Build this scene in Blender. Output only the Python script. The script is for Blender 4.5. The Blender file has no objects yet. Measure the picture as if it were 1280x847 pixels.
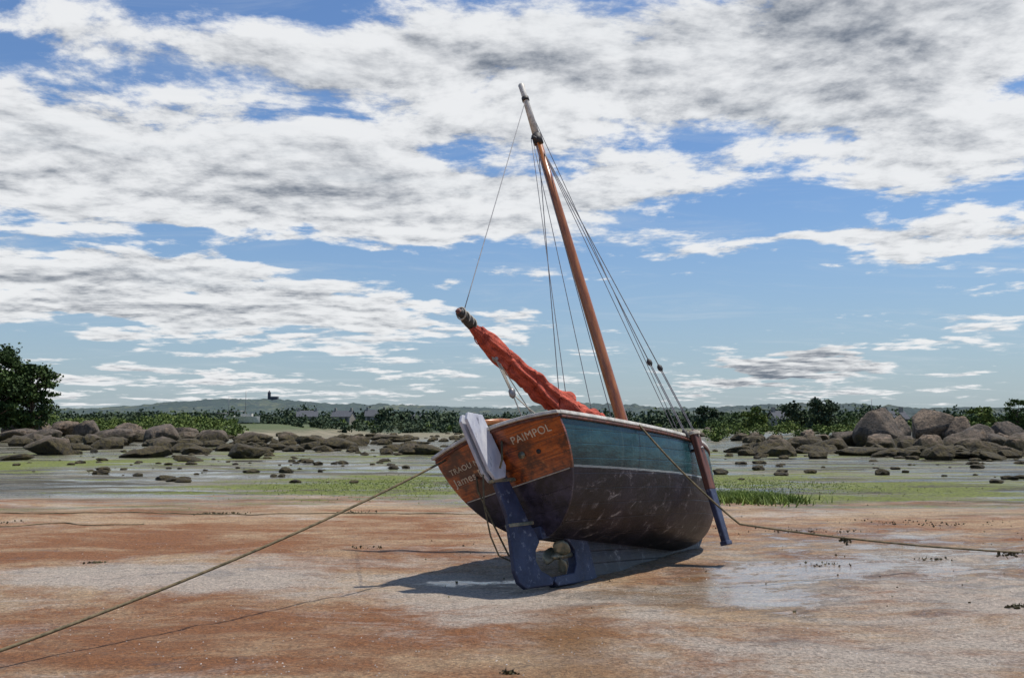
import bpy, math, random, bmesh
import numpy as np
from mathutils import Vector, Matrix, noise, Quaternion
random.seed(7); rng=np.random.default_rng(7)
S=bpy.context.scene
S.view_settings.view_transform='Standard'; S.view_settings.look='None'; S.view_settings.exposure=0
F=1150.0; CAMH=1.6
# ------------------------------------------------ node helper
class NB:
    def __init__(s,t): s.t=t; s.n=t.nodes; s.l=t.links
    def set(s,inp,v):
        if v is None: return
        if isinstance(v,bpy.types.NodeSocket): s.l.new(v,inp)
        else:
            if isinstance(v,(tuple,list)) and len(v)==3 and inp.type=='RGBA': v=(*v,1)
            inp.default_value=v
    def m(s,op,a,b=None,c=None,clamp=False):
        n=s.n.new('ShaderNodeMath'); n.operation=op; n.use_clamp=clamp
        s.set(n.inputs[0],a); s.set(n.inputs[1],b)
        if c is not None: s.set(n.inputs[2],c)
        return n.outputs[0]
    def mix(s,f,a,b,bt='MIX'):
        n=s.n.new('ShaderNodeMix'); n.data_type='RGBA'; n.blend_type=bt
        s.set(n.inputs[0],f); s.set(n.inputs[6],a); s.set(n.inputs[7],b); return n.outputs[2]
    def sm(s,v,a,b,o0=0.0,o1=1.0):
        n=s.n.new('ShaderNodeMapRange'); n.interpolation_type='SMOOTHSTEP'
        s.set(n.inputs[0],v); s.set(n.inputs[1],a); s.set(n.inputs[2],b); s.set(n.inputs[3],o0); s.set(n.inputs[4],o1)
        return n.outputs[0]
    def noise(s,vec,scale,detail=4,rough=.5,dist=0):
        n=s.n.new('ShaderNodeTexNoise'); s.set(n.inputs['Vector'],vec); s.set(n.inputs['Scale'],scale)
        s.set(n.inputs['Detail'],detail); s.set(n.inputs['Roughness'],rough); s.set(n.inputs['Distortion'],dist); return n.outputs['Fac']
    def vor(s,vec,scale,out='Distance'):
        n=s.n.new('ShaderNodeTexVoronoi'); s.set(n.inputs['Vector'],vec); s.set(n.inputs['Scale'],scale); return n.outputs[out]
    def xyz(s,v):
        n=s.n.new('ShaderNodeSeparateXYZ'); s.set(n.inputs[0],v); return n.outputs
    def comb(s,x,y,z):
        n=s.n.new('ShaderNodeCombineXYZ'); s.set(n.inputs[0],x); s.set(n.inputs[1],y); s.set(n.inputs[2],z); return n.outputs[0]
    def vm(s,op,a,b):
        n=s.n.new('ShaderNodeVectorMath'); n.operation=op; s.set(n.inputs[0],a); s.set(n.inputs[1],b); return n.outputs[0]
    def blob(s,x,y,cx,cy,rx,ry,w=1.0):
        a=s.m('DIVIDE',s.m('SUBTRACT',x,cx),rx); b=s.m('DIVIDE',s.m('SUBTRACT',y,cy),ry)
        r=s.m('ADD',s.m('MULTIPLY',a,a),s.m('MULTIPLY',b,b))
        return s.m('MULTIPLY',s.m('EXPONENT',s.m('MULTIPLY',r,-1.0)),w)
    def bump(s,h,st,dist):
        n=s.n.new('ShaderNodeBump'); s.set(n.inputs['Height'],h); s.set(n.inputs['Strength'],st); n.inputs['Distance'].default_value=dist
        return n.outputs[0]
def newmat(name):
    m=bpy.data.materials.new(name); m.use_nodes=True
    nb=NB(m.node_tree); p=m.node_tree.nodes['Principled BSDF']
    return m,nb,p
def objco(nb): return nb.n.new('ShaderNodeTexCoord').outputs['Object']
def gpos(nb): return nb.n.new('ShaderNodeNewGeometry').outputs['Position']
def simple(name,c1,c2,scale=8,rough=.6,bump=.2,bd=.01,metal=0,coat=0,stretch=(1,1,1),c3=None):
    m,nb,p=newmat(name); v=nb.vm('MULTIPLY',objco(nb),stretch)
    f=nb.noise(v,scale,5,.65); f2=nb.sm(f,.35,.65); c=nb.mix(f2,c1,c2)
    if c3: c=nb.mix(nb.sm(nb.noise(v,scale*2.7,6,.75),.56,.68,0,.85),c,c3)
    nb.set(p.inputs['Base Color'],c); p.inputs['Roughness'].default_value=rough
    p.inputs['Metallic'].default_value=metal; p.inputs['Coat Weight'].default_value=coat
    if bump: nb.set(p.inputs['Normal'],nb.bump(nb.noise(v,scale*4,4,.6),bump,bd))
    return m
# ------------------------------------------------ mesh helpers
def mkobj(name,verts,faces,mat=None,parent=None,smooth=False):
    me=bpy.data.meshes.new(name); me.from_pydata([tuple(v) for v in verts],[],[tuple(f) for f in faces]); me.update()
    if smooth: me.polygons.foreach_set('use_smooth',[True]*len(me.polygons))
    o=bpy.data.objects.new(name,me); S.collection.objects.link(o)
    if mat: me.materials.append(mat)
    if parent: o.parent=parent
    return o
def recalc(o):
    bm=bmesh.new(); bm.from_mesh(o.data); bmesh.ops.recalc_face_normals(bm,faces=bm.faces); bm.to_mesh(o.data); bm.free()
def bevel(o,w,seg=2):
    b=o.modifiers.new('b','BEVEL'); b.width=w; b.segments=seg; b.limit_method='ANGLE'
def tubegeo(pts,rad,n=8):
    pts=[Vector(p) for p in pts]; N=len(pts)
    if not hasattr(rad,'__len__'): rad=[rad]*N
    T=[(pts[min(i+1,N-1)]-pts[max(i-1,0)]).normalized() for i in range(N)]
    u=T[0].orthogonal().normalized(); V=[];Fc=[]
    for i in range(N):
        u=(u-T[i]*u.dot(T[i])).normalized(); w=T[i].cross(u)
        for k in range(n):
            a=2*math.pi*k/n; V.append(pts[i]+(u*math.cos(a)+w*math.sin(a))*rad[i])
    for i in range(N-1):
        for k in range(n):
            k2=(k+1)%n; Fc.append((i*n+k,i*n+k2,(i+1)*n+k2,(i+1)*n+k))
    Fc.append(tuple(range(n))[::-1]); Fc.append(tuple((N-1)*n+k for k in range(n)))
    return V,Fc
def tube(name,pts,rad,mat,parent=None,n=8):
    V,Fc=tubegeo(pts,rad,n); return mkobj(name,V,Fc,mat,parent,True)
def multi(name,lst,mat,parent=None,n=6):
    V=[];Fc=[]
    for pts,r in lst:
        v,f=tubegeo(pts,r,n); o=len(V); V+=v; Fc+=[tuple(i+o for i in q) for q in f]
    return mkobj(name,V,Fc,mat,parent,True)
def sag(a,b,s,n=24,j=0):
    a=Vector(a);b=Vector(b); out=[]
    for i in range(n+1):
        t=i/n; p=a.lerp(b,t); p.z-=4*s*t*(1-t)
        if j: p+=Vector((noise.noise(p*2),noise.noise(p*2+Vector((5,0,0))),0))*j
        out.append(p)
    return out
def boxobj(name,c,sz,mat,parent,bw=.006,rot=None):
    x,y,z=[s/2 for s in sz]
    v=[Vector((i*x,j*y,k*z)) for i in(-1,1) for j in(-1,1) for k in(-1,1)]
    f=[(0,1,3,2),(4,6,7,5),(0,4,5,1),(2,3,7,6),(0,2,6,4),(1,5,7,3)]
    o=mkobj(name,v,f,mat,parent); o.location=c
    if rot: o.rotation_euler=rot
    bevel(o,bw); return o
def extr(name,poly,th,mat,parent,bw=.01):
    n=len(poly); V=[(x,-th/2,z) for x,z in poly]+[(x,th/2,z) for x,z in poly]
    Fc=[tuple(range(n)),tuple(range(2*n-1,n-1,-1))]+[(i,i+n,(i+1)%n+n,(i+1)%n) for i in range(n)]
    o=mkobj(name,V,Fc,mat,parent); recalc(o); bevel(o,bw,3); return o
# ------------------------------------------------ camera
cam=bpy.data.cameras.new('camera'); co=bpy.data.objects.new('camera',cam); S.collection.objects.link(co); S.camera=co
cam.sensor_width=36; cam.lens=36*F/1280; cam.clip_end=20000; cam.clip_start=.05
co.location=(0,0,CAMH); co.rotation_euler=(math.radians(90)+math.atan(108.5/F),0,0)
# ------------------------------------------------ light
sd=Vector((.40,.10,1.12)).normalized()
sl=bpy.data.lights.new('sun','SUN'); sl.energy=5.0; sl.angle=math.radians(.7); sl.color=(1,.94,.85)
so=bpy.data.objects.new('sun',sl); S.collection.objects.link(so); so.rotation_euler=(-sd).to_track_quat('-Z','Y').to_euler()
# ------------------------------------------------ world
W=bpy.data.worlds.new('World'); S.world=W; W.use_nodes=True; nb=NB(W.node_tree)
W.cycles.sampling_method='MANUAL'; W.cycles.sample_map_resolution=256
bg=W.node_tree.nodes['Background']; STR=.12; bg.inputs['Strength'].default_value=STR
sky=nb.n.new('ShaderNodeTexSky'); sky.sky_type='NISHITA'; sky.sun_disc=False
sky.sun_elevation=math.asin(sd.z); sky.sun_rotation=math.atan2(sd.x,sd.y); sky.air_density=1.3; sky.dust_density=.6; sky.ozone_density=2.5
D=nb.n.new('ShaderNodeTexCoord').outputs['Generated']
x,y,z=nb.xyz(D)[:3]
zc=nb.m('ADD',nb.m('MAXIMUM',z,0.0),.10)
P=nb.comb(nb.m('DIVIDE',x,zc),nb.m('DIVIDE',y,zc),0.0)
az=nb.m('ARCTAN2',x,y); el=nb.m('ARCSINE',z)
wn=nb.m('SUBTRACT',nb.noise(P,1.5,3,.6),.5)
azw=nb.m('ADD',az,nb.m('MULTIPLY',wn,.32)); elw=nb.m('ADD',el,nb.m('MULTIPLY',wn,.12))
def ae(px,py):
    a=math.atan((px-640)/F); return a,math.atan((532-py)/F*math.cos(a))
def cov(lst,base):
    c=base
    for px,py,rx,ry,w in lst:
        a,e=ae(px,py)
        c=nb.m('ADD',c,nb.blob(azw,elw,a,e,rx/F,ry/F,w))
    return c
C=cov([(130,190,430,84,.33),(560,240,240,42,.28),(960,60,480,80,.34),(1200,170,190,55,.20),(330,60,300,34,.13),
       (60,350,280,34,.34),(400,398,280,28,.28),(1080,298,300,18,.25),(1230,400,120,16,.14),(985,462,95,22,.34),
       (60,478,500,16,.16),(330,292,100,14,.2),(640,425,120,18,.10),
       (350,312,420,20,-.14),(60,45,90,50,-.12),(850,380,230,50,-.16),(950,245,200,20,-.08)],-.055)
n1=nb.noise(nb.vm('MULTIPLY',P,(.85,1.0,1)),2.1,9,.63,.2)
P3=nb.vm('ADD',P,(.028,-.075,0)); n2=nb.noise(nb.vm('MULTIPLY',P3,(.85,1.0,1)),2.1,6,.63,.2)
n3=nb.noise(nb.vm('MULTIPLY',P,(1.1,1.0,1)),9.0,6,.65)
dn=nb.m('ADD',nb.m('ADD',n1,C),nb.m('MULTIPLY',nb.m('SUBTRACT',n3,.5),.18))
mask=nb.sm(dn,.50,.61)
rel=nb.m('ADD',nb.m('MULTIPLY',nb.m('SUBTRACT',n1,n2),4.0),nb.m('MULTIPLY',nb.m('SUBTRACT',n3,.5),1.5))  # relief from offset noise: edge lighting put into the cloud colour
thick=nb.sm(dn,.60,.95)
a_,e_=ae(1000,40); a2_,e2_=ae(250,238); a3_,e3_=ae(985,466)
shade=nb.m('ADD',nb.blob(azw,elw,a_,e_,420/F,80/F,.22),nb.m('ADD',nb.blob(azw,elw,a2_,e2_,420/F,24/F,.16),nb.blob(azw,elw,a3_,e3_,130/F,24/F,.40)))
br=nb.m('SUBTRACT',nb.m('ADD',nb.m('ADD',.90,rel),nb.m('MULTIPLY',thick,-.42)),shade)
br=nb.sm(br,-.25,1.12)
ccol=nb.mix(br,(.12/STR,.15/STR,.20/STR),(.86/STR,.87/STR,.88/STR))
skyc=nb.mix(1.0,sky.outputs[0],(.60,.74,.95),'MULTIPLY')
haze=nb.sm(el,0.0,.26)
skyc=nb.mix(nb.m('MULTIPLY',nb.m('SUBTRACT',1.0,haze),.5),skyc,(.38/STR,.48/STR,.60/STR))
fin=nb.mix(nb.m('MULTIPLY',mask,.96),skyc,ccol)
wisp=nb.sm(nb.noise(nb.vm('MULTIPLY',P,(.4,1.0,1)),2.6,7,.70,.8),.48,.8,0,.36)
fin=nb.mix(wisp,fin,(.62/STR,.68/STR,.74/STR))
nb.l.new(fin,bg.inputs['Color'])
# ------------------------------------------------ ground
def sstep(a,b,v):
    t=min(max((v-a)/(b-a),0),1); return t*t*(3-2*t)
def gh(x,y):
    h=.028*noise.noise(Vector((x*.5,y*.5,0)))+.014*noise.noise(Vector((x*2.5,y*2.5,3)))
    if y<25: h+=.009*noise.noise(Vector((x*3,y*8,8)))
    if y<30: h-=.045*math.exp(-(((x-1.2)/1.6)**2+((y-9.9)/1.2)**2))
    h*=1.0 if y<60 else .5
    t=sstep(100,170,y)*(1-sstep(-50,-30,x)); h+=2.0*t
    t=sstep(62,110,y)*sstep(14,34,x); h+=.8*t
    if y>400: h+=sstep(400,1100,y)*4
    return h
def axis(r0,step,far,g):
    a=[0.0]; s=step
    while a[-1]<far:
        a.append(a[-1]+s)
        if a[-1]>r0: s*=g
    return a
xa=axis(4,.05,6000,1.045); xs=[-v for v in xa[:0:-1]]+xa
ya=axis(6,.05,6000,1.035); ys=[6-v for v in axis(2,.12,60,1.25)[:0:-1]]+[6+v for v in ya]
V=[(a,b,gh(a,b)) for b in ys for a in xs]; nx=len(xs)
Fc=[(j*nx+i,j*nx+i+1,(j+1)*nx+i+1,(j+1)*nx+i) for j in range(len(ys)-1) for i in range(nx-1)]
m,nb,p=newmat('wet_sand'); pos=gpos(nb); x,y,z=nb.xyz(pos)[:3]
P2=nb.comb(x,y,0.0)
big=nb.noise(nb.vm('MULTIPLY',P2,(.45,.8,1)),.9,8,.74,.4)
big2=nb.noise(nb.vm('ADD',nb.vm('MULTIPLY',P2,(.6,1,1)),(31,7,0)),.6,8,.78,.3)
g1=nb.noise(P2,30,5,.9); g2=nb.xyz(nb.vor(P2,48,'Color'))[0]
g3=nb.noise(P2,7,5,.80)
sand=nb.mix(nb.sm(nb.m('ADD',big,nb.m('ADD',nb.blob(x,y,-4.6,13.0,3,1.6,-.12),nb.blob(x,y,-2.4,7.6,1.8,1.2,-.12))),.38,.60),(.27,.105,.030),(.46,.31,.175))
light=nb.sm(nb.m('ADD',nb.m('ADD',big2,nb.blob(x,y,-3.8,10.2,1.8,1.0,.24)),nb.m('ADD',nb.blob(x,y,-.8,9.0,1.6,2.2,.10),nb.m('ADD',nb.blob(x,y,4.2,8.5,3.4,3.2,.16),nb.m('ADD',nb.blob(x,y,-4.8,13.5,3,1.6,-.2),nb.blob(x,y,-2.2,7.2,1.2,1.2,-.15))))),.48,.68)
sand=nb.mix(nb.m('MULTIPLY',light,.85),sand,(.53,.46,.38))
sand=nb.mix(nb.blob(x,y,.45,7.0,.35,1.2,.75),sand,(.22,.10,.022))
gr=nb.m('ADD',-.85,nb.m('ADD',nb.m('MULTIPLY',g1,2.3),nb.m('ADD',nb.m('MULTIPLY',g2,.6),nb.m('MULTIPLY',g3,.85))))
gr=nb.m('MAXIMUM',gr,.22)
gc=nb.comb(gr,gr,gr)
sand=nb.mix(1.0,sand,gc,'MULTIPLY')
st=nb.noise(nb.vm('MULTIPLY',P2,(.16,.55,1)),1.0,7,.70,.5)
st2=nb.noise(nb.vm('ADD',nb.vm('MULTIPLY',P2,(.12,.35,1)),(9,50,0)),1.3,7,.72,.5)
mudz=nb.sm(nb.m('ADD',nb.m('ADD',y,nb.m('MULTIPLY',x,.12)),nb.m('MULTIPLY',nb.m('SUBTRACT',st,.5),20.0)),16.5,21.5)
mud=nb.mix(nb.sm(st2,.40,.60),(.055,.048,.024),(.22,.20,.14))
alg=nb.m('MULTIPLY',nb.sm(nb.m('ADD',nb.m('ADD',nb.m('ADD',st,nb.m('MULTIPLY',nb.m('SUBTRACT',g3,.5),.30)),nb.blob(x,y,-4.0,25.5,3.4,7,.19)),nb.m('ADD',nb.blob(x,y,8.5,26,5,9,.19),nb.m('ADD',nb.blob(x,y,-21,38,6,6,.24),nb.blob(x,y,0,52,60,12,.08)))),.555,.67),nb.sm(y,16.0,20.0))
alg=nb.m('MULTIPLY',alg,nb.sm(y,105.0,70.0))
mud=nb.mix(alg,mud,nb.mix(nb.sm(g3,.3,.7),(.055,.075,.008),(.23,.26,.03)))
mud=nb.mix(1.0,mud,gc,'MULTIPLY')
far=nb.sm(y,75.0,130.0)
mud=nb.mix(far,mud,nb.mix(nb.sm(st2,.42,.6),(.10,.10,.05),(.30,.25,.17)))
col=nb.mix(mudz,sand,mud)
col=nb.mix(nb.sm(z,.5,1.2),col,nb.mix(st2,(.03,.055,.015),(.11,.13,.04)))
col=nb.mix(nb.sm(y,190.0,240.0),col,(.045,.06,.025))
pn=nb.noise(nb.comb(nb.m('ADD',nb.m('MULTIPLY',x,.75),nb.m('MULTIPLY',y,.25)),nb.m('SUBTRACT',nb.m('MULTIPLY',y,1.5),nb.m('MULTIPLY',x,.35)),0.0),1.5,8,.74,.4)
pud=nb.m('ADD',nb.blob(x,y,2.35,9.2,.75,1.4,.24),nb.m('ADD',nb.blob(x,y,-.5,9.75,.9,.35,.20),nb.m('ADD',nb.blob(x,y,1.3,8.9,1.1,.55,.24),nb.m('ADD',nb.blob(x,y,5.3,12.0,3.4,3.4,.20),nb.m('ADD',nb.blob(x,y,3.6,10.6,1.2,.7,.14),nb.blob(x,y,-3.2,10.5,2,.8,.10))))))
pn2=nb.m('ADD',pn,pud)
wet=nb.sm(pn2,.56,.74); pool=nb.sm(pn2,.69,.735)
mw=nb.m('MULTIPLY',mudz,nb.sm(nb.noise(nb.vm('MULTIPLY',P2,(.10,.45,1)),1.4,7,.72,.4),.46,.53))
mw=nb.m('MULTIPLY',mw,nb.m('SUBTRACT',1.0,nb.m('MULTIPLY',alg,.85)))
mw=nb.m('MULTIPLY',mw,nb.sm(y,150.0,90.0))
allw=nb.m('MAXIMUM',wet,mw); allp=nb.m('MAXIMUM',pool,mw)
dk=nb.m('SUBTRACT',1.0,nb.m('MULTIPLY',allw,.50)); col=nb.mix(1.0,col,nb.comb(dk,dk,dk),'MULTIPLY')
nb.set(p.inputs['Base Color'],col)
nb.set(p.inputs['Roughness'],nb.m('SUBTRACT',nb.m('SUBTRACT',.82,nb.m('MULTIPLY',allw,.47)),nb.m('MULTIPLY',allp,.28)))
hh=nb.m('ADD',nb.m('MULTIPLY',g1,1.3),nb.m('ADD',nb.m('MULTIPLY',g2,.5),nb.m('MULTIPLY',g3,2.6)))
nb.set(p.inputs['Normal'],nb.bump(hh,nb.m('SUBTRACT',1.0,nb.m('MULTIPLY',allp,.93)),.034))
mkobj('ground',V,Fc,m,None,True)
# ------------------------------------------------ boat
TH=math.radians(35.2); HEEL=math.radians(17.5)
boat=bpy.data.objects.new('wooden_sailboat',None); S.collection.objects.link(boat)
boat.matrix_world=Matrix.Translation((.365,9.42,-.02))@Matrix.Rotation(math.pi/2-TH,4,'Z')@Matrix.Rotation(math.radians(2.7),4,'Y')@Matrix.Rotation(-HEEL,4,'X')
L=4.35
def poly(xs,ys,d):
    c=np.polyfit(xs,ys,d); return lambda s: float(np.polyval(c,s))
Sh=poly([0,1,2,3.3,L],[1.56,1.475,1.40,1.32,1.31],3)
_B=poly([0,.8,1.6,2.4,3.2,3.8,L],[.805,.89,.935,.915,.74,.46,.04],5)
Bf=lambda s:max(_B(s),.035)
def Cz(s):
    b=.50-.11*min(s,3.2)
    if s>2.9:
        u=min((s-2.9)/(L-2.9),1); b0=.50-.11*2.9; b=b0+(Sh(L)-b0)*(1-math.sqrt(max(1-u**2.6,0)))
    return b
def rake(s,z): return (-.45*(z-1.05)-.11)*max(0,1-s/2.6)
def sect(s,t):
    B=Bf(s);c=min(Cz(s),Sh(s)-.01);a=1.25-.3*min(s/2,1)+.25*sstep(3,L,s); q=1.0+.05*s
    y=.035+(B-.035)*math.sin(t*math.pi/2)**a; zz=c+(Sh(s)-c)*(1-math.cos(t*math.pi/2))**q
    return y,zz
ss=[L*(1-(1-i/60)**1.5) for i in range(61)]
NT=28
# materials
hm,nb,p=newmat('painted_hull'); o=objco(nb); x,y,z=nb.xyz(o)[:3]
hz=nb.m('SUBTRACT',z,nb.m('SUBTRACT',1.05,nb.m('MULTIPLY',x,.058)))
hz2=nb.m('ADD',hz,nb.m('MULTIPLY',nb.m('SUBTRACT',nb.noise(o,14,3),.5),.008))
top=nb.sm(hz2,-.001,.003); strp=nb.m('MULTIPLY',top,nb.sm(hz2,.022,.018))
n=nb.noise(nb.vm('MULTIPLY',o,(1,1,3)),2.5,5,.6)
teal=nb.mix(nb.sm(n,.35,.7),(.007,.034,.042),(.024,.072,.080))
streak=nb.sm(nb.noise(nb.vm('MULTIPLY',o,(14,1,.8)),1,5,.6),.5,.8,0,.35)
teal=nb.mix(streak,teal,(.11,.16,.15))
sc=nb.noise(nb.vm('MULTIPLY',o,(1.6,1.2,2.0)),3.6,8,.76,.7)
botm=nb.mix(nb.sm(nb.noise(o,2,4,.6),.35,.7),(.004,.004,.006),(.015,.013,.026))
botm=nb.mix(nb.sm(sc,.49,.67,0,.6),botm,(.11,.10,.115))
botm=nb.mix(nb.sm(sc,.58,.68,0,.8),botm,(.40,.37,.35))
botm=nb.mix(nb.m('MULTIPLY',nb.sm(hz,-.62,-.95),.7),botm,(.07,.06,.05))
c=nb.mix(top,botm,teal); c=nb.mix(nb.m('MULTIPLY',strp,.8),c,(.32,.36,.36))
nb.set(p.inputs['Base Color'],c)
nb.set(p.inputs['Roughness'],nb.m('ADD',nb.m('ADD',nb.m('MULTIPLY',top,-.20),.36),nb.m('MULTIPLY',n,.16)))
pl=nb.m('FRACT',nb.m('MULTIPLY',nb.m('ADD',z,nb.m('MULTIPLY',x,.03)),7.5)); seam=nb.sm(nb.m('ABSOLUTE',nb.m('SUBTRACT',pl,.5)),0,.05)
nb.set(p.inputs['Normal'],nb.bump(nb.m('ADD',nb.m('MULTIPLY',seam,.5),nb.m('ADD',nb.m('MULTIPLY',n,1.8),nb.m('MULTIPLY',nb.noise(o,30,3,.7),.4))),.5,.014))
vm_,nb,p=newmat('varnished_wood'); o=objco(nb); x,y,z=nb.xyz(o)[:3]
g=nb.noise(nb.vm('MULTIPLY',o,(1,1.6,26)),2.2,6,.65,.6); g2=nb.noise(o,3,6,.70)
c=nb.mix(nb.sm(g,.3,.68),(.17,.028,.004),(.47,.11,.016)); c=nb.mix(nb.sm(g2,.43,.58,0,.92),c,(.045,.010,.004))
c=nb.mix(nb.sm(nb.noise(o,9,6,.7),.6,.72,0,.6),c,(.58,.22,.06))
pl=nb.m('FRACT',nb.m('MULTIPLY',z,6.2)); seam=nb.sm(nb.m('ABSOLUTE',nb.m('SUBTRACT',pl,.5)),.0,.035)
c=nb.mix(nb.sm(seam,0,1,.75,0),c,(.03,.01,.004))
hz=nb.sm(z,1.046,1.052)
dk=nb.mix(nb.sm(nb.noise(o,5,7,.7),.4,.7),(.010,.008,.014),(.05,.042,.07)); c=nb.mix(hz,dk,c)
nb.set(p.inputs['Base Color'],c); nb.set(p.inputs['Roughness'],nb.sm(g2,.3,.7,.22,.5)); nb.set(p.inputs['Coat Weight'],nb.m('MULTIPLY',hz,.6)); p.inputs['Coat Roughness'].default_value=.12
nb.set(p.inputs['Normal'],nb.bump(nb.m('ADD',seam,nb.m('MULTIPLY',g,.3)),.4,.006))
white=simple('weathered_white_paint',(.66,.64,.57),(.40,.38,.33),7,.5,.2,.004,c3=(.2,.17,.13))
headw=simple('faded_grey_paint',(.40,.41,.46),(.56,.57,.59),5,.5,.3,.005,stretch=(2,2,.6),c3=(.10,.10,.13))
blue=simple('worn_blue_paint',(.014,.017,.042),(.035,.043,.085),4,.5,.5,.012,c3=(.18,.19,.23))
spar=simple('varnished_spar',(.38,.14,.04),(.22,.07,.018),3,.32,.15,.004,0,.4,(6,6,1))
rustw=simple('bare_wood',(.15,.05,.027),(.06,.025,.018),6,.6,.3,.006,0,0,(3,3,.6))
deckm=simple('deck_planks',(.30,.24,.17),(.2,.15,.1),5,.7,.2,.004,0,0,(1,9,1))
bronze=simple('tarnished_bronze',(.33,.27,.17),(.14,.15,.11),12,.45,.3,.004,.5)
steel=simple('dull_steel',(.30,.30,.31),(.14,.13,.12),20,.45,.2,.002,.6)
ropeL=simple('pale_rope',(.50,.46,.38),(.32,.29,.23),30,.85,.5,.004)
ropeD=simple('weedy_rope',(.17,.13,.07),(.07,.06,.03),14,.9,.8,.01)
wire=simple('rigging_wire',(.10,.10,.11),(.2,.2,.21),20,.5,0)
black=simple('black_rubber',(.015,.015,.015),(.04,.035,.03),20,.6,.2)
# hull
V=[];Fc=[]
for s in ss:
    for side in(1,-1):
        for k in range(NT+1):
            y_,z_=sect(s,k/NT); V.append((s+rake(s,z_),side*y_,z_))
R_=2*(NT+1)
for i in range(len(ss)-1):
    for sd_ in(0,1):
        o_=sd_*(NT+1)
        for k in range(NT):
            q=(i*R_+o_+k,(i+1)*R_+o_+k,(i+1)*R_+o_+k+1,i*R_+o_+k+1); Fc.append(q if sd_==1 else q[::-1])
    Fc.append((i*R_,i*R_+NT+1,(i+1)*R_+NT+1,(i+1)*R_))
mkobj('hull',V,Fc,hm,boat,True)
# transom
V=[];Fc=[];n_=NT+1
for th in(-.03,.01):
    for side in(1,-1):
        for k in range(n_):
            y_,z_=sect(0,k/NT); V.append((rake(0,z_)+th,side*y_,z_))
for k in range(NT):
    Fc.append((k,k+1,n_+k+1,n_+k))
    for sd_ in(0,1):
        a=sd_*n_+k; b=a+2*n_; Fc.append((a,a+1,b+1,b))
base=len(V); NC=16; Bt=Bf(0);St=Sh(0)
for th in(-.03,.01):
    for i in range(NC+1):
        yy=Bt*(1-2*i/NC); zz=St+.075*(1-(yy/Bt)**2); V.append((rake(0,zz)+th,yy,zz))
Fc.append(tuple([base+i for i in range(NC+1)]))
for i in range(NC): Fc.append((base+i,base+i+1,base+NC+2+i,base+NC+1+i))
t=mkobj('transom',V,Fc,vm_,boat); recalc(t)
def rectsweep(name,frames,mat,parent,w,h):
    V=[];Fc=[]
    for p_,o_,u_ in frames:
        for a,b in((-1,-1),(1,-1),(1,1),(-1,1)): V.append(Vector(p_)+Vector(o_)*a*w/2+Vector(u_)*b*h/2)
    N=len(frames)
    for i in range(N-1):
        for k in range(4): Fc.append((i*4+k,i*4+(k+1)%4,(i+1)*4+(k+1)%4,(i+1)*4+k))
    Fc+= [(0,1,2,3),((N-1)*4+3,(N-1)*4+2,(N-1)*4+1,(N-1)*4)]
    o=mkobj(name,V,Fc,mat,parent); recalc(o); bevel(o,.008); return o
fr=[]
for i in range(25):
    yy=(Bt+.02)*(1-2*i/24); zz=St+.015+.075*(1-(yy/Bt)**2); fr.append(((rake(0,zz)-.02,yy,zz),(1,0,0),(0,0,1)))
rectsweep('transom_cap',fr,white,boat,.085,.035)
fr=[((rake(0,zz_)-.032,(Bt-.005)*(1-2*i/24),zz_),(1,0,0),(0,0,1)) for i in range(25) for zz_ in [St-.022+.075*(1-((1-2*i/24))**2)]]
rectsweep('transom_trim',fr,rustw,boat,.03,.03)
fr=[]
for i in range(25):
    yy=(sect(0,.66)[0])*(1-2*i/24); fr.append(((rake(0,1.05)-.035,yy*.985,1.052),(1,0,0),(0,0,1)))
rectsweep('transom_bead',fr,ropeL,boat,.014,.012)
for side,nm in((1,'port'),(-1,'starboard')):
    fr=[((s+rake(s,Sh(s)),side*(Bf(s)-.012),Sh(s)+.015),(0,side,0),(0,0,1)) for s in ss]
    rectsweep('gunwale_'+nm,fr,white,boat,.075,.038)
    fr=[((s+rake(s,Sh(s)),side*(Bf(s)+.012),Sh(s)-.030),(0,side,0),(0,0,1)) for s in ss]
    rectsweep('rubbing_strake_'+nm,fr,rustw,boat,.03,.026)
# deck with cockpit
def cut(s): return .0 if (s<.35 or s>2.2) else .60
V=[];Fc=[]
ds=sorted(set([round(v,4) for v in ss]+[.35,.3501,2.2,2.2001])); 
for s in ds:
    B=Bf(s)-.03; c_=cut(s)
    for side in(1,-1):
        for k in range(5):
            yy=max(B,0)*(1-k/4)+min(c_,max(B,0))*k/4; V.append((s+rake(s,Sh(s)),side*yy,Sh(s)-.01+.06*(1-(yy/max(B,.01))**2)*(B/1.0)))
for i in range(len(ds)-1):
    for h_ in(0,5):
        for k in range(4): Fc.append((i*10+h_+k,i*10+h_+k+1,(i+1)*10+h_+k+1,(i+1)*10+h_+k))
d=mkobj('deck',V,Fc,deckm,boat); recalc(d)
for yy in(.6,-.6): boxobj('cockpit_coaming',(1.2,yy,1.34),(1.9,.03,.28),spar,boat)
for xx in(.24,2.13): boxobj('cockpit_coaming_end',(xx,0,1.35),(.03,1.16,.28),spar,boat)
boxobj('cockpit_sole',(1.2,0,.95),(1.86,1.16,.03),deckm,boat)
for yy in(.43,-.43): boxobj('cockpit_bench',(1.2,yy,1.2),(1.8,.28,.03),spar,boat)
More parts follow.
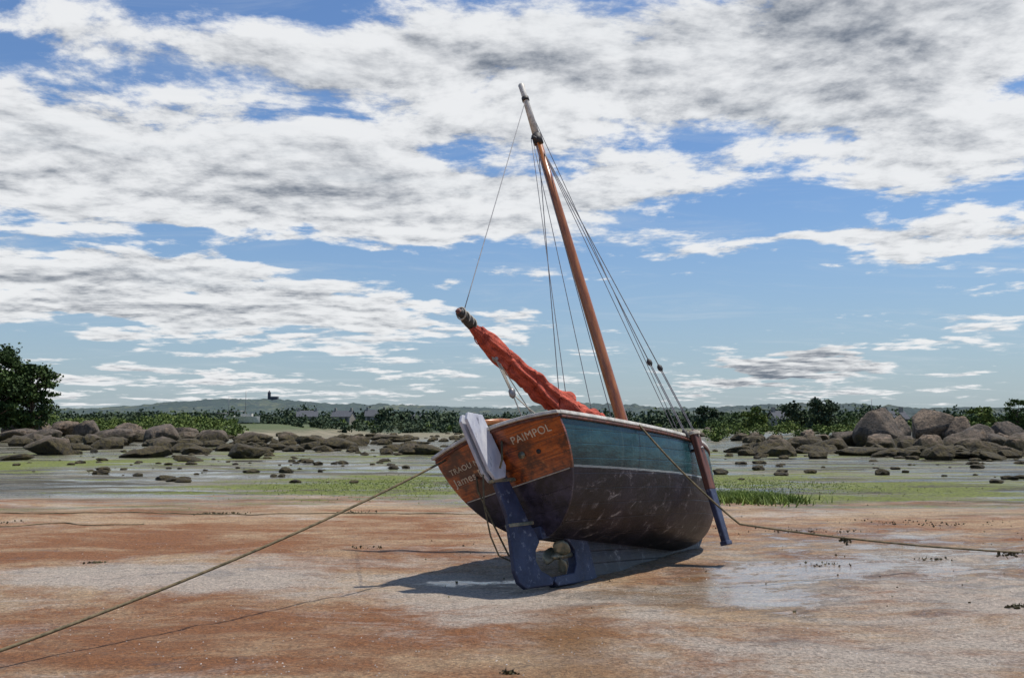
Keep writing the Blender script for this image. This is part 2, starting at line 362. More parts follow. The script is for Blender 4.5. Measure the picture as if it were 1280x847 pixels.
# keel / stem
inner=[];outer=[]
for i in range(30):
    s=.62+(2.9-.62)*i/29; inner.append((s,Cz(s)+.06)); 
outer.append((.62,0));outer.append((2.9,.0))
for i in range(1,25):
    s=2.9+(L-2.9)*math.sin(i/24*math.pi/2); inner.append((s-.02,Cz(s)+.03))
    a=i/24*math.pi/2; outer.append((2.9+(L+.07-2.9)*math.sin(a)**1.0, 1.37*(1-math.cos(a)**.85) ))
extr('keel_and_stem',outer+inner[::-1],.10,hm,boat,.012)
extr('sternpost',[(.66,0),(.12,0),(.06,.05),(.10,.10),(.46,.11),(.55,.2),(.58,.34),(.50,.45),(.30,.50),(.02,.48),(.02,.62),(.9,.55),(.9,0.001)],.11,blue,boat,.012)
# propeller
V=[];Fc=[]
for b in range(3):
    a0=b*2*math.pi/3+.3; n0=len(V)
    for i in range(7):
        r=.03+.15*i/6; w=.11*math.sin(math.pi*(.18+.74*i/6))
        for j in(-1,-.3,.3,1):
            tw=math.radians(55-30*i/6); lx=j*w*math.sin(tw)*.7; ly=j*w*math.cos(tw)+.0
            cy,cz=math.cos(a0),math.sin(a0); V.append((lx, r*cy-ly*cz, r*cz+ly*cy))
    for i in range(6):
        for j in range(3): Fc.append((n0+i*4+j,n0+i*4+j+1,n0+i*4+j+5,n0+i*4+j+4))
pr=mkobj('propeller',V,Fc,bronze,boat,True); pr.location=(.30,0,.30); sm_=pr.modifiers.new('s','SOLIDIFY'); sm_.thickness=.014
tube('propeller_shaft',[(.20,0,.3),(.24,0,.3),(.33,0,.3),(.70,0,.3)],[.012,.035,.035,.02],bronze,boat,12)
# rudder
rud=bpy.data.objects.new('rudder',None); S.collection.objects.link(rud); rud.parent=boat; rud.location=(-.06,0,0); rud.rotation_euler=(0,0,math.radians(-11))
shr=lambda P_:[(a-.09*max(b-.7,0),b) for a,b in P_]
extr('rudder_blade',shr([(.10,.02),(-.28,.03),(-.36,.10),(-.38,.22),(-.35,.45),(-.31,.75),(-.34,1.05),(-.37,1.30),(-.20,1.30),(-.10,.95),(-.03,.66),(.03,.54),(.05,.46),(-.03,.38),(-.06,.28),(-.02,.18),(.08,.12),(.13,.08)]),.06,blue,rud,.014)
for yy in(.045,-.045):
    extr('rudder_cheek',shr([(-.42,1.22),(-.52,1.76),(-.48,1.83),(-.29,1.80),(-.17,1.26),(-.22,1.14),(-.36,1.12)]),.045,headw,rud,.008).location.y=yy
tube('tiller',[(-.50,0,1.73),(-.1,0,1.75),(.4,0,1.73),(.9,0,1.68)],[.032,.03,.025,.018],spar,rud,10)
for zz in(.66,1.12):
    boxobj('pintle_strap',(-.14-.20*(zz-.6),0,zz),(.34,.075,.035),bronze,rud,.004)
def disc(name,yy,zz,r,mat):
    tube(name,[(rake(0,zz)-.028,yy,zz),(rake(0,zz)-.045,yy,zz),(rake(0,zz)-.047,yy,zz),(rake(0,zz)-.034,yy,zz)],[r,r,r*.6,r*.55],mat,boat,16)
disc('exhaust_outlet',-.22,1.31,.038,bronze); disc('drain_fitting',-.42,1.29,.024,black); disc('drain_fitting_b',.14,1.2,.018,black)
letm=simple('letter_paint',(.66,.56,.42),(.45,.36,.25),10,.6,0)
def letter(txt,yy,zz,sz,rot=0):
    cu=bpy.data.curves.new('lettering','FONT'); cu.body=txt; cu.size=sz; cu.align_x='CENTER'; cu.extrude=.002; cu.space_character=1.08
    o=bpy.data.objects.new('lettering',cu); S.collection.objects.link(o); cu.materials.append(letm); o.parent=boat
    X=Vector((0,-1,0)); U=Vector((-.45,0,1)).normalized(); Z=X.cross(U)
    M=Matrix((X,U,Z)).transposed().to_4x4(); M=M@Matrix.Rotation(rot,4,'Z'); M.translation=(rake(0,zz)-.034,yy,zz); o.matrix_local=M
letter('PAIMPOL',-.42,1.43,.115,0)
letter('TRAOU M',.50,1.36,.085,.05); letter('James B',.50,1.24,.12,.05)
# mast
MX=2.61; MT=6.88
mast=lambda zz:(MX-.068*(zz-1),0,zz)
tube('mast',[mast(.9),mast(1.5),mast(3.5),mast(5.0),mast(6.02)],[.078,.078,.07,.058,.05],spar,boat,16)
tube('masthead',[mast(6.0),mast(6.7),mast(MT-.02),mast(MT)],[.052,.04,.045,.03],white,boat,16)
tube('mast_band',[mast(5.92),mast(6.06)],[.070,.070],black,boat,16)
tube('mast_band_low',[mast(6.60),mast(6.66)],[.052,.052],black,boat,16)
tube('masthead_sheave',[Vector(mast(5.98))+Vector((-.12,0,0)),Vector(mast(5.98))+Vector((.1,0,0))],.03,black,boat,10)
# boom + sail bundle
def bp(t,dz=0):
    a=Vector((2.48,-.02,1.62)); b=Vector((-.42,.0,2.88)); q=a.lerp(b,t); q.z-=.32*4*t*(1-t)*.55; q.z+=dz; return q
tube('boom',[bp(0,.02),bp(.25,.03),bp(.5,.03),bp(.75,.02),bp(.95,.0),bp(1.03,.01)],[.045,.05,.05,.045,.035,.03],rustw,boat,12)
rm,nb,p=newmat('red_sailcloth'); o=objco(nb); n=nb.noise(nb.vm('MULTIPLY',o,(1.2,6,3)),5,6,.6,.5)
c=nb.mix(nb.sm(n,.3,.7),(.26,.034,.017),(.56,.098,.052)); nb.set(p.inputs['Base Color'],c); p.inputs['Roughness'].default_value=.8
nb.set(p.inputs['Normal'],nb.bump(n,1.0,.04))
V=[];Fc=[];NS=220;NR=40
for i in range(NS+1):
    t=i/NS; c0=bp(t*.965+.005,-.04); r=.180*(1-.52*t)*(1+.07*math.sin(t*31)+.05*math.sin(t*57+1))
    r*=min(1,.25+t*18)*min(1,.35+(1-t)*12)
    tt=((t*7.3)%1); r*=1-.18*math.exp(-((tt-.99)/.06)**2)-.18*math.exp(-((tt+.01)/.06)**2)
    for k in range(NR):
        a=2*math.pi*k/NR; d_=Vector((0,math.cos(a),math.sin(a)*1.25))
        f=1+.20*noise.noise(Vector((t*6+math.sin(a)*.4,math.cos(a)*1.8,math.sin(a)*1.8+3)))+.20*noise.noise(Vector((t*12+a*.8,math.cos(a)*4+t*8,math.sin(a)*4)))+.11*math.sin(6*a+t*14)+.05*math.sin(11*a-t*28)
        V.append(c0+d_*r*f)
for i in range(NS):
    for k in range(NR): Fc.append((i*NR+k,i*NR+(k+1)%NR,(i+1)*NR+(k+1)%NR,(i+1)*NR+k))
Fc.append(tuple(range(NR))); Fc.append(tuple(NS*NR+k for k in range(NR)))
o=mkobj('furled_red_sail',V,Fc,rm,boat,True); recalc(o)
lst=[]
for j in range(7):
    t=(j+1.0)/7.3
    if t>.96: continue
    c0=bp(t*.965,-.04); r=.156*(1-.52*t)
    lst.append(([c0+Vector((0,math.cos(a)*r,math.sin(a)*r*1.28)) for a in np.linspace(0,6.28,18)],.006))
multi('sail_ties',lst,rm,boat)
tube('boom_end_lashing',[bp(.955,.01),bp(.98,.015),bp(1.0,.02),bp(1.02,.02)],[.06,.062,.045,.05],black,boat,12)
lst=[([bp(t0,.02)+Vector((0,math.cos(a)*.06,math.sin(a)*.065)) for a in np.linspace(0,6.28,14)],.009) for t0 in(.958,.972,.99,1.01)]
multi('boom_end_rope',lst,ropeL,boat)
# rigging
hd=Vector(mast(5.98)); tp=Vector(mast(6.62)); R=[]
def ln(a,b,r=.0055,s=0): R.append((sag(a,b,s,10),r))
ln(tp,bp(1.0,.04))
ch=lambda s,side:Vector((s,side*(Bf(s)+.02),Sh(s)))
dead=[]
for s_ in(2.2,2.65):
    e=ch(s_,-1); mdp=e+(hd-e)*.22; ln(hd,mdp,.006); dead.append((mdp,e)); ln(mdp+Vector((.02,0,0)),e+Vector((.02,0,0)),.0055); ln(mdp-Vector((.02,0,0)),e-Vector((.02,0,0)),.0055)
for s_ in(2.4,):
    e=ch(s_,1); mdp=e+(hd-e)*.20; ln(hd,mdp,.006); dead.append((mdp,e)); ln(mdp,e,.008)
ln(tp,(L+.02,0,1.36),.005); ln(hd+Vector((-.05,0,0)),Vector(mast(1.6))+Vector((-.12,.08,0)),.005)
ln(hd+Vector((-.1,.02,0)),Vector(mast(1.6))+Vector((-.5,.15,0)),.005)
ln(hd,(3.5,-.3,1.42),.005)
ln(hd+Vector((-.12,.03,0)),bp(.42,.1),.005)
multi('standing_rigging',R,wire,boat)
lst=[]
for mdp,e in dead:
    d_=(hd-e).normalized(); lst.append(([mdp-d_*.05,mdp-d_*.02,mdp+d_*.02,mdp+d_*.05],[.012,.032,.032,.012])); lst.append(([e-d_*.03,e+d_*.02,e+d_*.07,e+d_*.09],[.012,.03,.03,.012]))
multi('deadeyes',lst,black,boat,10)
# sheet tackle
a=bp(.86,-.08); b=Vector((.15,-.10,1.66)); mm=a.lerp(b,.55)
multi('mainsheet',[(sag(a+Vector((o_,0,0)),mm+Vector((o_*.5,0,0)),.0,4),.007) for o_ in(-.03,0,.03)]+[(sag(mm,b,.03,8),.007),(sag(mm,(.45,-.5,1.5),.10,12),.007),(sag(a,(.9,.1,1.55),.04,12),.006)],ropeL,boat)
lst=[]
for c0 in(a+Vector((0,0,-.06)),mm): lst.append(([c0+Vector((0,0,.06)),c0+Vector((0,0,.03)),c0-Vector((0,0,.03)),c0-Vector((0,0,.06))],[.012,.036,.036,.012]))
multi('sheet_blocks',lst,steel,boat,10)
# beaching leg on starboard side
LS=2.36; ly=-(Bf(LS)+.07)
def leg(name,z0,z1,w0,w1,th,mat):
    V=[(LS-w0/2,ly-th/2,z0),(LS+w0/2,ly-th/2,z0),(LS+w0/2,ly+th/2,z0),(LS-w0/2,ly+th/2,z0),(LS-w1/2,ly-th/2,z1),(LS+w1/2,ly-th/2,z1),(LS+w1/2,ly+th/2,z1),(LS-w1/2,ly+th/2,z1)]
    o=mkobj(name,V,[(0,3,2,1),(4,5,6,7),(0,1,5,4),(1,2,6,5),(2,3,7,6),(3,0,4,7)],mat,boat); bevel(o,.015,3)
leg('beaching_leg_upper',.72,1.45,.17,.15,.075,rustw); leg('beaching_leg_lower',.10,.74,.13,.17,.066,blue)
boxobj('beaching_leg_shoe',(LS,ly,.09),(.17,.085,.05),blue,boat,.01)
tube('leg_bolt',[(LS,ly-.06,1.22),(LS,ly+.12,1.22)],.018,steel,boat,8)
multi('leg_lashing',[([(LS+.10*math.cos(a),ly+.055*math.sin(a),1.40+.008*k) for a in np.linspace(0,6.28,12)],.01) for k in range(4)]+[(sag((LS,ly-.05,1.38),(LS+.25,ly+.1,1.35),.05,8),.009)],ropeL,boat)
multi('stern_lashing',[([(-.22,.42,1.30),(-.30,.38,1.1),(-.28,.3,.75),(-.24,.22,.4),(-.2,.14,.28),(-.08,.08,.2)],.010),([(-.54,.10,1.2),(-.54,.17,.9),(-.50,.2,.6),(-.46,.18,.4),(-.3,.12,.3)],.009),([(-.34,-.07,1.5),(-.42,-.08,1.3),(-.46,-.06,1.22)],.012)],ropeD,boat)
bpy.context.view_layer.update(); BM=boat.matrix_world.copy()
# ------------------------------------------------ mooring ropes
p0=BM@Vector((-.34,.68,1.52)); pe=Vector((-3.75,5.7,.02))
mr=sag(p0,pe,.10,60)
multi('mooring_rope',[(mr,.012),([Vector(p) for p in sag(pe,(-9,1.5,.02),0,20,.05)],.012)],ropeD)
q0=BM@Vector((1.05,-(Bf(1.05)+.03),1.47)); q1=Vector((2.33,9.55,.60))
tube('mooring_rope',sag(q0,q1,.05,14)+[Vector(v) for v in sag(q1,(9.5,11.9,.03),.16,50)][1:],.0105,ropeD)
for side_y,x0,x1,yy in((0,-14,.3,17.0),(1,-12,-6,15.2),):
    pts=[Vector((x0+(x1-x0)*i/60,yy+.5*noise.noise(Vector((i*.12,side_y*9,0))),0)) for i in range(61)]
    for v in pts: v.z=gh(v.x,v.y)+.004
    tube('mooring_rope',pts,.011,ropeD)
def quads(name,P,size,mat,flat=None,parent=None,col=None,aspect=1.0):
    P=np.asarray(P); N=len(P); size=np.broadcast_to(size,(N,))
    a=rng.normal(size=(N,3)); 
    if flat is not None: a=a*np.array([1,1,flat])
    a/=np.linalg.norm(a,axis=1)[:,None]; b=rng.normal(size=(N,3)); b-=a*(a*b).sum(1)[:,None]; b/=np.linalg.norm(b,axis=1)[:,None]
    h=size[:,None]*.5; A=a*h*aspect; Bq=b*h
    V=np.concatenate([P-A-Bq*.4,P+A*.2-Bq,P+A+Bq*.3,P-A*.3+Bq],axis=1).reshape(-1,3)
    me=bpy.data.meshes.new(name); me.vertices.add(4*N); me.vertices.foreach_set('co',V.astype(np.float32).ravel())
    me.loops.add(4*N); me.loops.foreach_set('vertex_index',np.arange(4*N,dtype=np.int32)); me.polygons.add(N)
    me.polygons.foreach_set('loop_start',np.arange(0,4*N,4,dtype=np.int32)); me.polygons.foreach_set('loop_total',np.full(N,4,dtype=np.int32))
    me.update(calc_edges=True); me.materials.append(mat)
    o=bpy.data.objects.new(name,me); S.collection.objects.link(o)
    if parent: o.parent=parent
    return o
weed=simple('seaweed',(.05,.04,.015),(.10,.085,.03),8,.6,.4)
pts=[]
for (cx,cy,n_,r) in [(-4.9,11.1,50,.08),(-5.3,17.1,120,.22),(-2.9,17.2,80,.2),(-.02,6.15,30,.04),(4.45,8.3,40,.07),(5.0,11.2,30,.12),(3.6,10.8,30,.12),(4.6,14.2,60,.4),(6.8,15.4,120,.7),(2.9,14.6,60,.4),(-9,15.5,90,.4),(-1.9,12.3,25,.12)]:
    for _ in range(n_):
        X=cx+rng.normal()*r; Y=cy+rng.normal()*r*.4; pts.append((X,Y,gh(X,Y)+.005+abs(rng.normal())*.006))
for _ in range(260):
    Y=8+rng.random()*18; X=rng.uniform(-.1,.65)*Y; pts.append((X,Y,gh(X,Y)+.004))
quads('seaweed_debris',pts,rng.uniform(.01,.04,len(pts)),weed,3.0)
pts=[]
rp=[Vector(v) for v in sag(q1,(9.5,11.9,.03),.16,50)]
for i in (8,8,22,23,30,33,36,38,40,42,30,31,32,33,34,35,36,37,38,39):
    for _ in range(16):
        v=rp[i].lerp(rp[min(i+1,50)],rng.random()); pts.append((v.x,v.y,max(v.z-abs(rng.normal())*.035,.01)))
quads('rope_seaweed',pts,.035,weed,2.0)
V=[];Fc=[]
for _ in range(2600):
    Y=4.5+rng.random()**1.3*12; X=rng.uniform(-.62,.62)*Y; r=rng.uniform(.003,.008); zz=gh(X,Y)
    n0=len(V); V+= [(X+r,Y,zz),(X,Y+r,zz),(X-r,Y,zz),(X,Y-r,zz),(X+r*.2,Y,zz+r*.9)]; Fc+=[(n0,n0+1,n0+4),(n0+1,n0+2,n0+4),(n0+2,n0+3,n0+4),(n0+3,n0,n0+4)]
mkobj('shell_fragments',V,Fc,simple('shells',(.6,.55,.5),(.16,.11,.08),1.3,.7,0))
# ------------------------------------------------ grass tufts
grm=simple('salt_grass',(.08,.12,.02),(.22,.29,.04),3,.7,0)
V=[];Fc=[]
def blades(cx,cy,rx,ry,n_,h):
    for _ in range(n_):
        X=cx+rng.normal()*rx; Y=cy+rng.normal()*ry; zz=gh(X,Y); hh=h*rng.uniform(.4,1.2); a=rng.uniform(0,6.28); w_=.012+h*.03
        dx,dy=math.cos(a)*w_,math.sin(a)*w_; lx,ly_=rng.normal()*hh*.5,rng.normal()*hh*.5; n0=len(V)
        V.extend([(X-dx,Y-dy,zz),(X+dx,Y+dy,zz),(X+lx,Y+ly_,zz+hh)]); Fc.append((n0,n0+1,n0+2))
blades(5.1,20.2,.42,.5,7000,.17); blades(6.5,25,1.6,1.5,2500,.04); blades(-3.5,25,1.8,2,3000,.035)
mkobj('salt_grass',V,Fc,grm)
# ------------------------------------------------ boulders
gm,nb,p=newmat('granite'); pos=gpos(nb); x,y,z=nb.xyz(pos)[:3]
n=nb.noise(pos,.9,6,.68); n2=nb.noise(pos,4,6,.75); oi=nb.n.new('ShaderNodeObjectInfo').outputs['Random']
c=nb.mix(nb.sm(n,.35,.65),(.10,.075,.052),(.29,.21,.14)); c=nb.mix(nb.sm(n2,.44,.64,0,.85),c,(.035,.030,.024))
c=nb.mix(nb.m('MULTIPLY',oi,.5),c,(.10,.09,.08))
wl=nb.sm(nb.m('ADD',z,nb.m('MULTIPLY',nb.m('SUBTRACT',n,.5),1.6)),1.15,.45)
c=nb.mix(nb.m('MULTIPLY',wl,.92),c,nb.mix(nb.sm(n2,.35,.65),(.014,.012,.006),(.095,.072,.018)))
nb.set(p.inputs['Base Color'],c); p.inputs['Roughness'].default_value=.85
nb.set(p.inputs['Normal'],nb.bump(nb.m('ADD',n,nb.m('MULTIPLY',n2,.7)),1.0,.45))
def boulder(x_,y_,w_,h_,d_,seed,z0=None,name='boulder',sub=4):
    bm=bmesh.new(); bmesh.ops.create_icosphere(bm,subdivisions=sub,radius=1)
    of=Vector((seed*3.7,seed*1.3,seed*7.1)); rr=random.Random(seed)
    planes=[(Vector((rr.gauss(0,1),rr.gauss(0,1),rr.gauss(0,.8))).normalized(),rr.uniform(.55,.85)) for _ in range(11)]
    for v in bm.verts:
        q=v.co.copy(); k=1+.25*noise.noise(q*1.1+of)+.12*noise.noise(q*3+of)+.06*noise.noise(q*8+of)
        cr=abs(noise.noise(q*1.5+of*2)); k-=.22*max(0,.08-cr)/.08
        q2=q*k
        for nn,dd in planes:
            e=q2.dot(nn)-dd
            if e>0: q2-=nn*e*.88
        v.co=Vector((q2.x*w_*.58,q2.y*d_*.58,q2.z*h_*.78))
    me=bpy.data.meshes.new(name); bm.to_mesh(me); bm.free(); me.polygons.foreach_set('use_smooth',[True]*len(me.polygons)); me.materials.append(gm)
    o=bpy.data.objects.new(name,me); S.collection.objects.link(o); o.location=(x_,y_,(gh(x_,y_) if z0 is None else z0)+h_*.38); o.rotation_euler=(random.uniform(-.12,.12),random.uniform(-.15,.15),random.uniform(-.5,.5))
sd_i=0
rocks=[(38,110,6.2,2.4),(85,118,4.4,1.6),(113,105,3.6,1.9),(145,82,4.2,1.2),(207,76,3.2,1.8),(68,52,3.0,.9),(187,48,2.7,.45),(311,46,1.9,.7),(268,80,3.2,1.1),(240,90,2.6,.9),(318,84,3.6,.9),(362,90,2.6,.9),(425,66,2.8,.7),(445,76,2.4,.8),(537,52,2.1,.5),(390,78,2.2,.7),(490,95,4,.6),(225,110,4,1.3),(165,112,4,1.6),(290,60,1.8,.5),(20,95,4,1.2),(345,62,1.6,.5),(180,92,3,1.1),(60,90,3,1.1),(405,58,1.5,.4),(520,70,2.2,.5),(20,44,1.6,.25),(240,42,1.2,.2),
 (1093,70,3.4,2.6),(1160,80,4.0,2.9),(1060,72,2.6,1.2),(1098,58,2.4,1.0),(1160,54,1.8,.9),(1200,56,3.0,1.15),(1240,58,2.6,.9),(1268,52,2.4,.8),(1035,60,2.4,.7),(1130,60,1.8,.9),(1010,64,2.4,.7),(980,62,2.0,.7),(955,66,1.8,.5),(1215,72,3.6,1.4),(1255,76,3.8,1.5),(1015,54,2.6,.4),(1075,50,2.6,.4),(1120,48,2.6,.4),(1185,46,3,.35),(925,56,2,.35),(1290,60,4,1.2),(1320,70,5,1.6),(1120,74,2.4,2.0),(1195,78,2.4,1.9),(1235,44,1.6,.3)]
for px,d_,w_,h_ in rocks:
    sd_i+=1; boulder((px-640)/F*d_,d_,w_,h_,w_*random.uniform(.7,1),sd_i)
def rubble(name,n_,fn):
    V=[];Fc=[]
    tmp=bmesh.new(); bmesh.ops.create_icosphere(tmp,subdivisions=2,radius=1); bv=[v.co.copy() for v in tmp.verts]; bf=[tuple(v.index for v in f.verts) for f in tmp.faces]; tmp.free()
    for i in range(n_):
        x_,y_,w_,h_=fn(); of=Vector((i*2.3,i*.7,1)); n0=len(V); zz=gh(x_,y_)+h_*.2; rz=random.uniform(0,3)
        for q in bv:
            k=1+.45*noise.noise(q*1.2+of)+.2*noise.noise(q*3+of); a,b=q.x*k*w_*.5,q.y*k*w_*.4
            V.append((x_+a*math.cos(rz)-b*math.sin(rz),y_+a*math.sin(rz)+b*math.cos(rz),zz+q.z*k*h_*.5))
        Fc+=[tuple(k+n0 for k in f) for f in bf]
    mkobj(name,V,Fc,gm,None,False)
def clus(px): return .5+.5*noise.noise(Vector((px*.02,3.3,0)))*2
def pick(a,b):
    for _ in range(20):
        px=random.uniform(a,b)
        if random.random()<clus(px): return px
    return px
def fl():
    d_=random.uniform(52,135); px=pick(-80,590); s=random.uniform(.6,1.7)**2*(1.0 if px<300 else .7)*.9; return ((px-640)/F*d_,d_,s,s*random.uniform(.3,.65))
def frr():
    d_=random.uniform(44,90); px=pick(925,1400); s=random.uniform(.5,1.45)**2; return ((px-640)/F*d_,d_,s,s*random.uniform(.35,.75))
def fm():
    d_=random.uniform(95,200); px=random.uniform(560,950); s=random.uniform(.4,1.6); return ((px-640)/F*d_,d_,s,s*random.uniform(.3,.6))
def fn_():
    d_=random.uniform(26,62); px=pick(-50,1350); s=random.uniform(.2,.8)**2; return ((px-640)/F*d_,d_,s,s*random.uniform(.3,.5))
rubble('rock_rubble',230,fl); rubble('rock_rubble',260,frr); rubble('rock_rubble',70,fm); rubble('small_stones',330,fn_)
# ------------------------------------------------ trees
def folmat(name,a,b,c3):
    m,nb,p=newmat(name); pos=gpos(nb); n=nb.noise(pos,.35,3,.7); n2=nb.noise(pos,2.2,2,.7)
    c=nb.mix(nb.sm(n,.35,.65),a,b); c=nb.mix(nb.sm(n2,.45,.75),c,c3); nb.set(p.inputs['Base Color'],c); p.inputs['Roughness'].default_value=.8; p.inputs['Specular IOR Level'].default_value=.2; return m
pinem=folmat('pine_foliage',(.022,.042,.014),(.055,.09,.02),(.035,.06,.02))
broad=folmat('broadleaf_foliage',(.028,.05,.03),(.07,.095,.045),(.045,.07,.04))
shrubm=folmat('shrub_foliage',(.05,.085,.02),(.13,.17,.04),(.09,.12,.03))
bark=simple('bark',(.09,.06,.04),(.16,.11,.08),3,.9,.5,.05)
def tree(name,x_,y_,H,Wd,mat,kind='pine',leaf=.28,n_clump=55,per=130,seed=0):
    rnd=random.Random(seed); z0=gh(x_,y_); root=bpy.data.objects.new(name,None); S.collection.objects.link(root); root.location=(x_,y_,z0)
    top=H*.8; lean=rnd.uniform(-.06,.06)*H
    tr=[(Vector((lean*t*t+.15*math.sin(t*5+seed),.1*math.sin(t*4),top*t))) for t in [i/10 for i in range(11)]]
    lst=[(tr,[H*.03*(1-.75*i/10) for i in range(11)])]; P=[]
    for i in range(n_clump):
        t=rnd.uniform(.18,1.0) if kind=='pine' else rnd.uniform(.15,1.0); b=tr[int(t*9)]
        prof=math.sin(math.pi*min(max((t-.05)/1.1,0.05),1))**.6 if kind=='pine' else math.sin(math.pi*min(max(t*.92,.05),1))**.5
        a=rnd.uniform(0,6.28); r=Wd*.5*prof*rnd.uniform(.35,1.05); e=Vector((b.x+math.cos(a)*r,b.y+math.sin(a)*r,H*t*rnd.uniform(.93,1.03)))
        if i%3==0: lst.append(([b,b.lerp(e,.5)+Vector((0,0,-.1)),e],[H*.010,H*.007,H*.003]))
        cr=Wd*rnd.uniform(.07,.15)
        g=rng.normal(size=(per,3))*np.array([cr,cr,cr*.5])*.65; P.append(g+np.array(e))
    multi('trunk_and_limbs',lst,bark,root,7)
    quads('foliage',np.concatenate(P),rng.uniform(leaf*.6,leaf*1.3,n_clump*per),mat,.8,root)
tree('pine_tree',-58.5,103,10.4,8.0,pinem,'pine',.30,120,140,1)
tree('pine_tree',-55.2,106,8.4,5.0,pinem,'pine',.28,90,120,2)
tree('pine_tree',-61,98,9.5,6,pinem,'pine',.3,70,110,3)
tree('broadleaf_tree',(1025-640)/F*150,150,5.0,5.0,broad,'b',.35,45,90,5)
tree('broadleaf_tree',(990-640)/F*155,155,4.3,4.0,broad,'b',.35,35,90,6)
tree('broadleaf_tree',(940-640)/F*170,170,4.0,4.6,shrubm,'b',.35,35,90,7)
tree('pine_tree',(1272-640)/F*90,90,3.6,2.4,pinem,'pine',.16,40,80,8)
tree('broadleaf_tree',(1225-640)/F*160,160,4.2,5,shrubm,'b',.35,35,90,9)
tree('broadleaf_tree',(485-640)/F*300,300,6.0,7,broad,'b',.6,40,70,10)
tree('broadleaf_tree',(505-640)/F*310,310,5.5,6,broad,'b',.6,40,70,11)
tree('broadleaf_tree',(885-640)/F*250,250,5.5,7,broad,'b',.6,40,70,12)
def belt(name,mat,n_,px0,px1,d0,d1,h0,h1,leaf,per=56):
    P=[]
    for i in range(n_):
        px=random.uniform(px0,px1); d_=random.uniform(d0,d1); X=(px-640)/F*d_; H=random.uniform(h0,h1)*(1+.6*noise.noise(Vector((px*.017,0,d_*.01)))); z0=gh(X,d_); w_=H*random.uniform(.7,1.3)
        for k in range(4):
            c=np.array([X+random.gauss(0,w_*.4),d_+random.gauss(0,w_*.3),z0+H*random.uniform(.1,.85)])
            P.append(c+rng.normal(size=(per//2,3))*np.array([w_*.24,w_*.22,H*.14]))
    P=np.concatenate(P); P[:,2]=np.maximum(P[:,2],-.1); quads(name,P,rng.uniform(leaf*.6,leaf*1.4,len(P)),mat,.8)
belt('shrubs',shrubm,170,60,300,112,165,.8,1.8,.28)
belt('distant_trees',broad,520,-150,720,380,640,3.0,7.0,1.1)
belt('distant_trees',broad,520,500,1500,280,500,3.2,6.5,1.0)
belt('distant_trees',pinem,100,880,1500,170,240,1.8,4,.5)
belt('distant_trees',broad,130,100,600,185,300,1.2,2.6,.5)
belt('shrubs',shrubm,150,880,1450,85,150,.5,1.3,.25)
belt('distant_trees',shrubm,160,-100,1500,230,330,.8,2.0,.6)
belt('distant_trees',broad,90,250,620,335,366,1.2,2.6,.6)
# hills
hmm,nb,p=newmat('wooded_hill'); pos=gpos(nb); n=nb.noise(pos,.010,5,.7); n2=nb.noise(pos,.07,4,.75)
c=nb.mix(nb.sm(n,.48,.66),(.030,.050,.034),(.10,.11,.05)); c=nb.mix(nb.sm(n2,.42,.62,0,.85),c,(.016,.028,.026)); c=nb.mix(.20,c,(.10,.14,.18)); nb.set(p.inputs['Base Color'],c); p.inputs['Roughness'].default_value=1  # last mix puts bluish distance haze into the hill colour
V=[];Fc=[];NXH=1000;hx=np.linspace(-1600,1600,NXH);hy=np.linspace(900,1900,36)
def hh_(X,Y):
    px=640+X/Y*F
    top=25+13*math.exp(-((px-340)/150)**2)+10*noise.noise(Vector((X*.005,1,0)))+5*math.exp(-((px-900)/200)**2)
    t=(Y-900)/600; return top*math.sin(min(t,1)*math.pi/2)**.8*1.15*(min(Y,1500)/1500)+3.5*noise.noise(Vector((X*.03,Y*.03,0)))+3.6*noise.noise(Vector((X*.13,Y*.1,5)))
for Y in hy:
    for X in hx: V.append((X,Y,hh_(X,Y)))
for j in range(len(hy)-1):
    for i in range(NXH-1): Fc.append((j*NXH+i,j*NXH+i+1,(j+1)*NXH+i+1,(j+1)*NXH+i))
mkobj('hills',V,Fc,hmm)
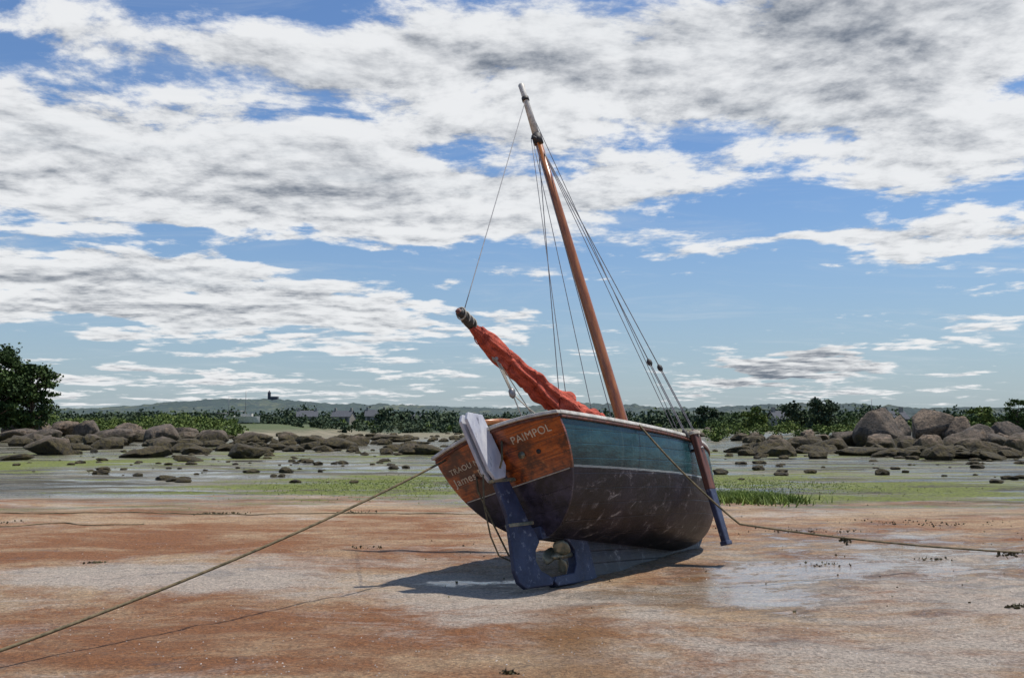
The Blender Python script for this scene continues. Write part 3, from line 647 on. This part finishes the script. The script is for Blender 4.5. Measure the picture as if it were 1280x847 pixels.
# houses
wallm=simple('render_wall',(.30,.27,.23),(.20,.19,.16),2,.8,.1); roofm=simple('slate_roof',(.05,.055,.065),(.08,.085,.10),3,.9,.2); glass=simple('dark_window',(.02,.025,.03),(.03,.035,.04),3,.2,0); door=simple('door_paint',(.05,.08,.15),(.04,.06,.1),3,.5,0)
def house(px,d_,w_,h_,dep,rot,zb=None):
    X=(px-640)/F*d_; root=bpy.data.objects.new('stone_house',None); S.collection.objects.link(root); root.location=(X,d_,gh(X,d_) if zb is None else zb); root.rotation_euler=(0,0,rot)
    a,b=w_/2,dep/2
    mkobj('walls',[(-a,-b,0),(a,-b,0),(a,b,0),(-a,b,0),(-a,-b,h_),(a,-b,h_),(a,b,h_),(-a,b,h_),(-a,0,h_*1.65),(a,0,h_*1.65)],[(0,1,5,4),(2,3,7,6),(1,2,6,9,5),(3,0,4,8,7)],wallm,root)
    e=.35
    mkobj('roof',[(-a-e,-b-e,h_-.15),(a+e,-b-e,h_-.15),(a+e,0,h_*1.65+.15),(-a-e,0,h_*1.65+.15),(a+e,b+e,h_-.15),(-a-e,b+e,h_-.15)],[(0,1,2,3),(3,2,4,5)],roofm,root)
    for i in range(3):
        for zz in (h_*.25,h_*.7): boxobj('door' if (i==1 and zz<h_*.5) else 'window',(-a+w_*(i+.5)/3,-b-.03,zz if not(i==1 and zz<h_*.5) else h_*.18),(1.0,.08,1.2),door if (i==1 and zz<h_*.5) else glass,root,.01)
    for s_ in(-1,1): boxobj('chimney',(s_*(a-.5),0,h_*1.75),(.7,.9,1.6),wallm,root,.02)
for a in [(515,330,6,3.2,5,.2),(540,332,7,3.0,5,-.3),(470,334,7,3.2,5,.1),(590,328,6,2.8,5,.0),(385,332,7,3.0,6,.2),(430,334,7,3.0,6,-.2),(975,225,5,2.6,5,.2),(1115,225,5,2.6,5,.1)]: house(*a)
root=bpy.data.objects.new('hilltop_tower',None); S.collection.objects.link(root); X=(337-640)/F*1450; root.location=(X,1450,hh_(X,1450)-3)
boxobj('tower',(0,0,6),(4,4,12),roofm,root); mkobj('spire',[(-2.4,-2.4,11.9),(2.4,-2.4,11.9),(2.4,2.4,11.9),(-2.4,2.4,11.9),(0,0,16)],[(0,1,4),(1,2,4),(2,3,4),(3,0,4)],roofm,root); boxobj('nave',(8,0,3),(12,8,6),roofm,root)
for px,d_ in((393,230),(367,260),(975,240)):
    X=(px-640)/F*d_; r_=bpy.data.objects.new('moored_sailboat',None); S.collection.objects.link(r_); r_.location=(X,d_-60,gh(X,d_-60)+.1)
    V=[];Fc=[]
    for i in range(9):
        t=i/8; w_=1.1*math.sin(math.pi*min(.25+.75*t,1))**.7+.02
        V+=[(-3+6*t,-w_,1.1+.2*t),(-3+6*t,-w_*.5,.1),(-3+6*t,w_*.5,.1),(-3+6*t,w_,1.1+.2*t)]
    for i in range(8):
        for k in range(4): Fc.append((i*4+k,i*4+(k+1)%4,(i+1)*4+(k+1)%4,(i+1)*4+k))
    Fc.append((0,1,2,3)); mkobj('hull',V,Fc,white,r_); tube('mast',[(.3,0,1),(.3,0,6)],.05,steel,r_); tube('boom',[(.3,0,2.2),(-2.6,0,2.2)],.06,steel,r_); boxobj('cabin',(.6,0,1.5),(2,1.1,.5),white,r_)
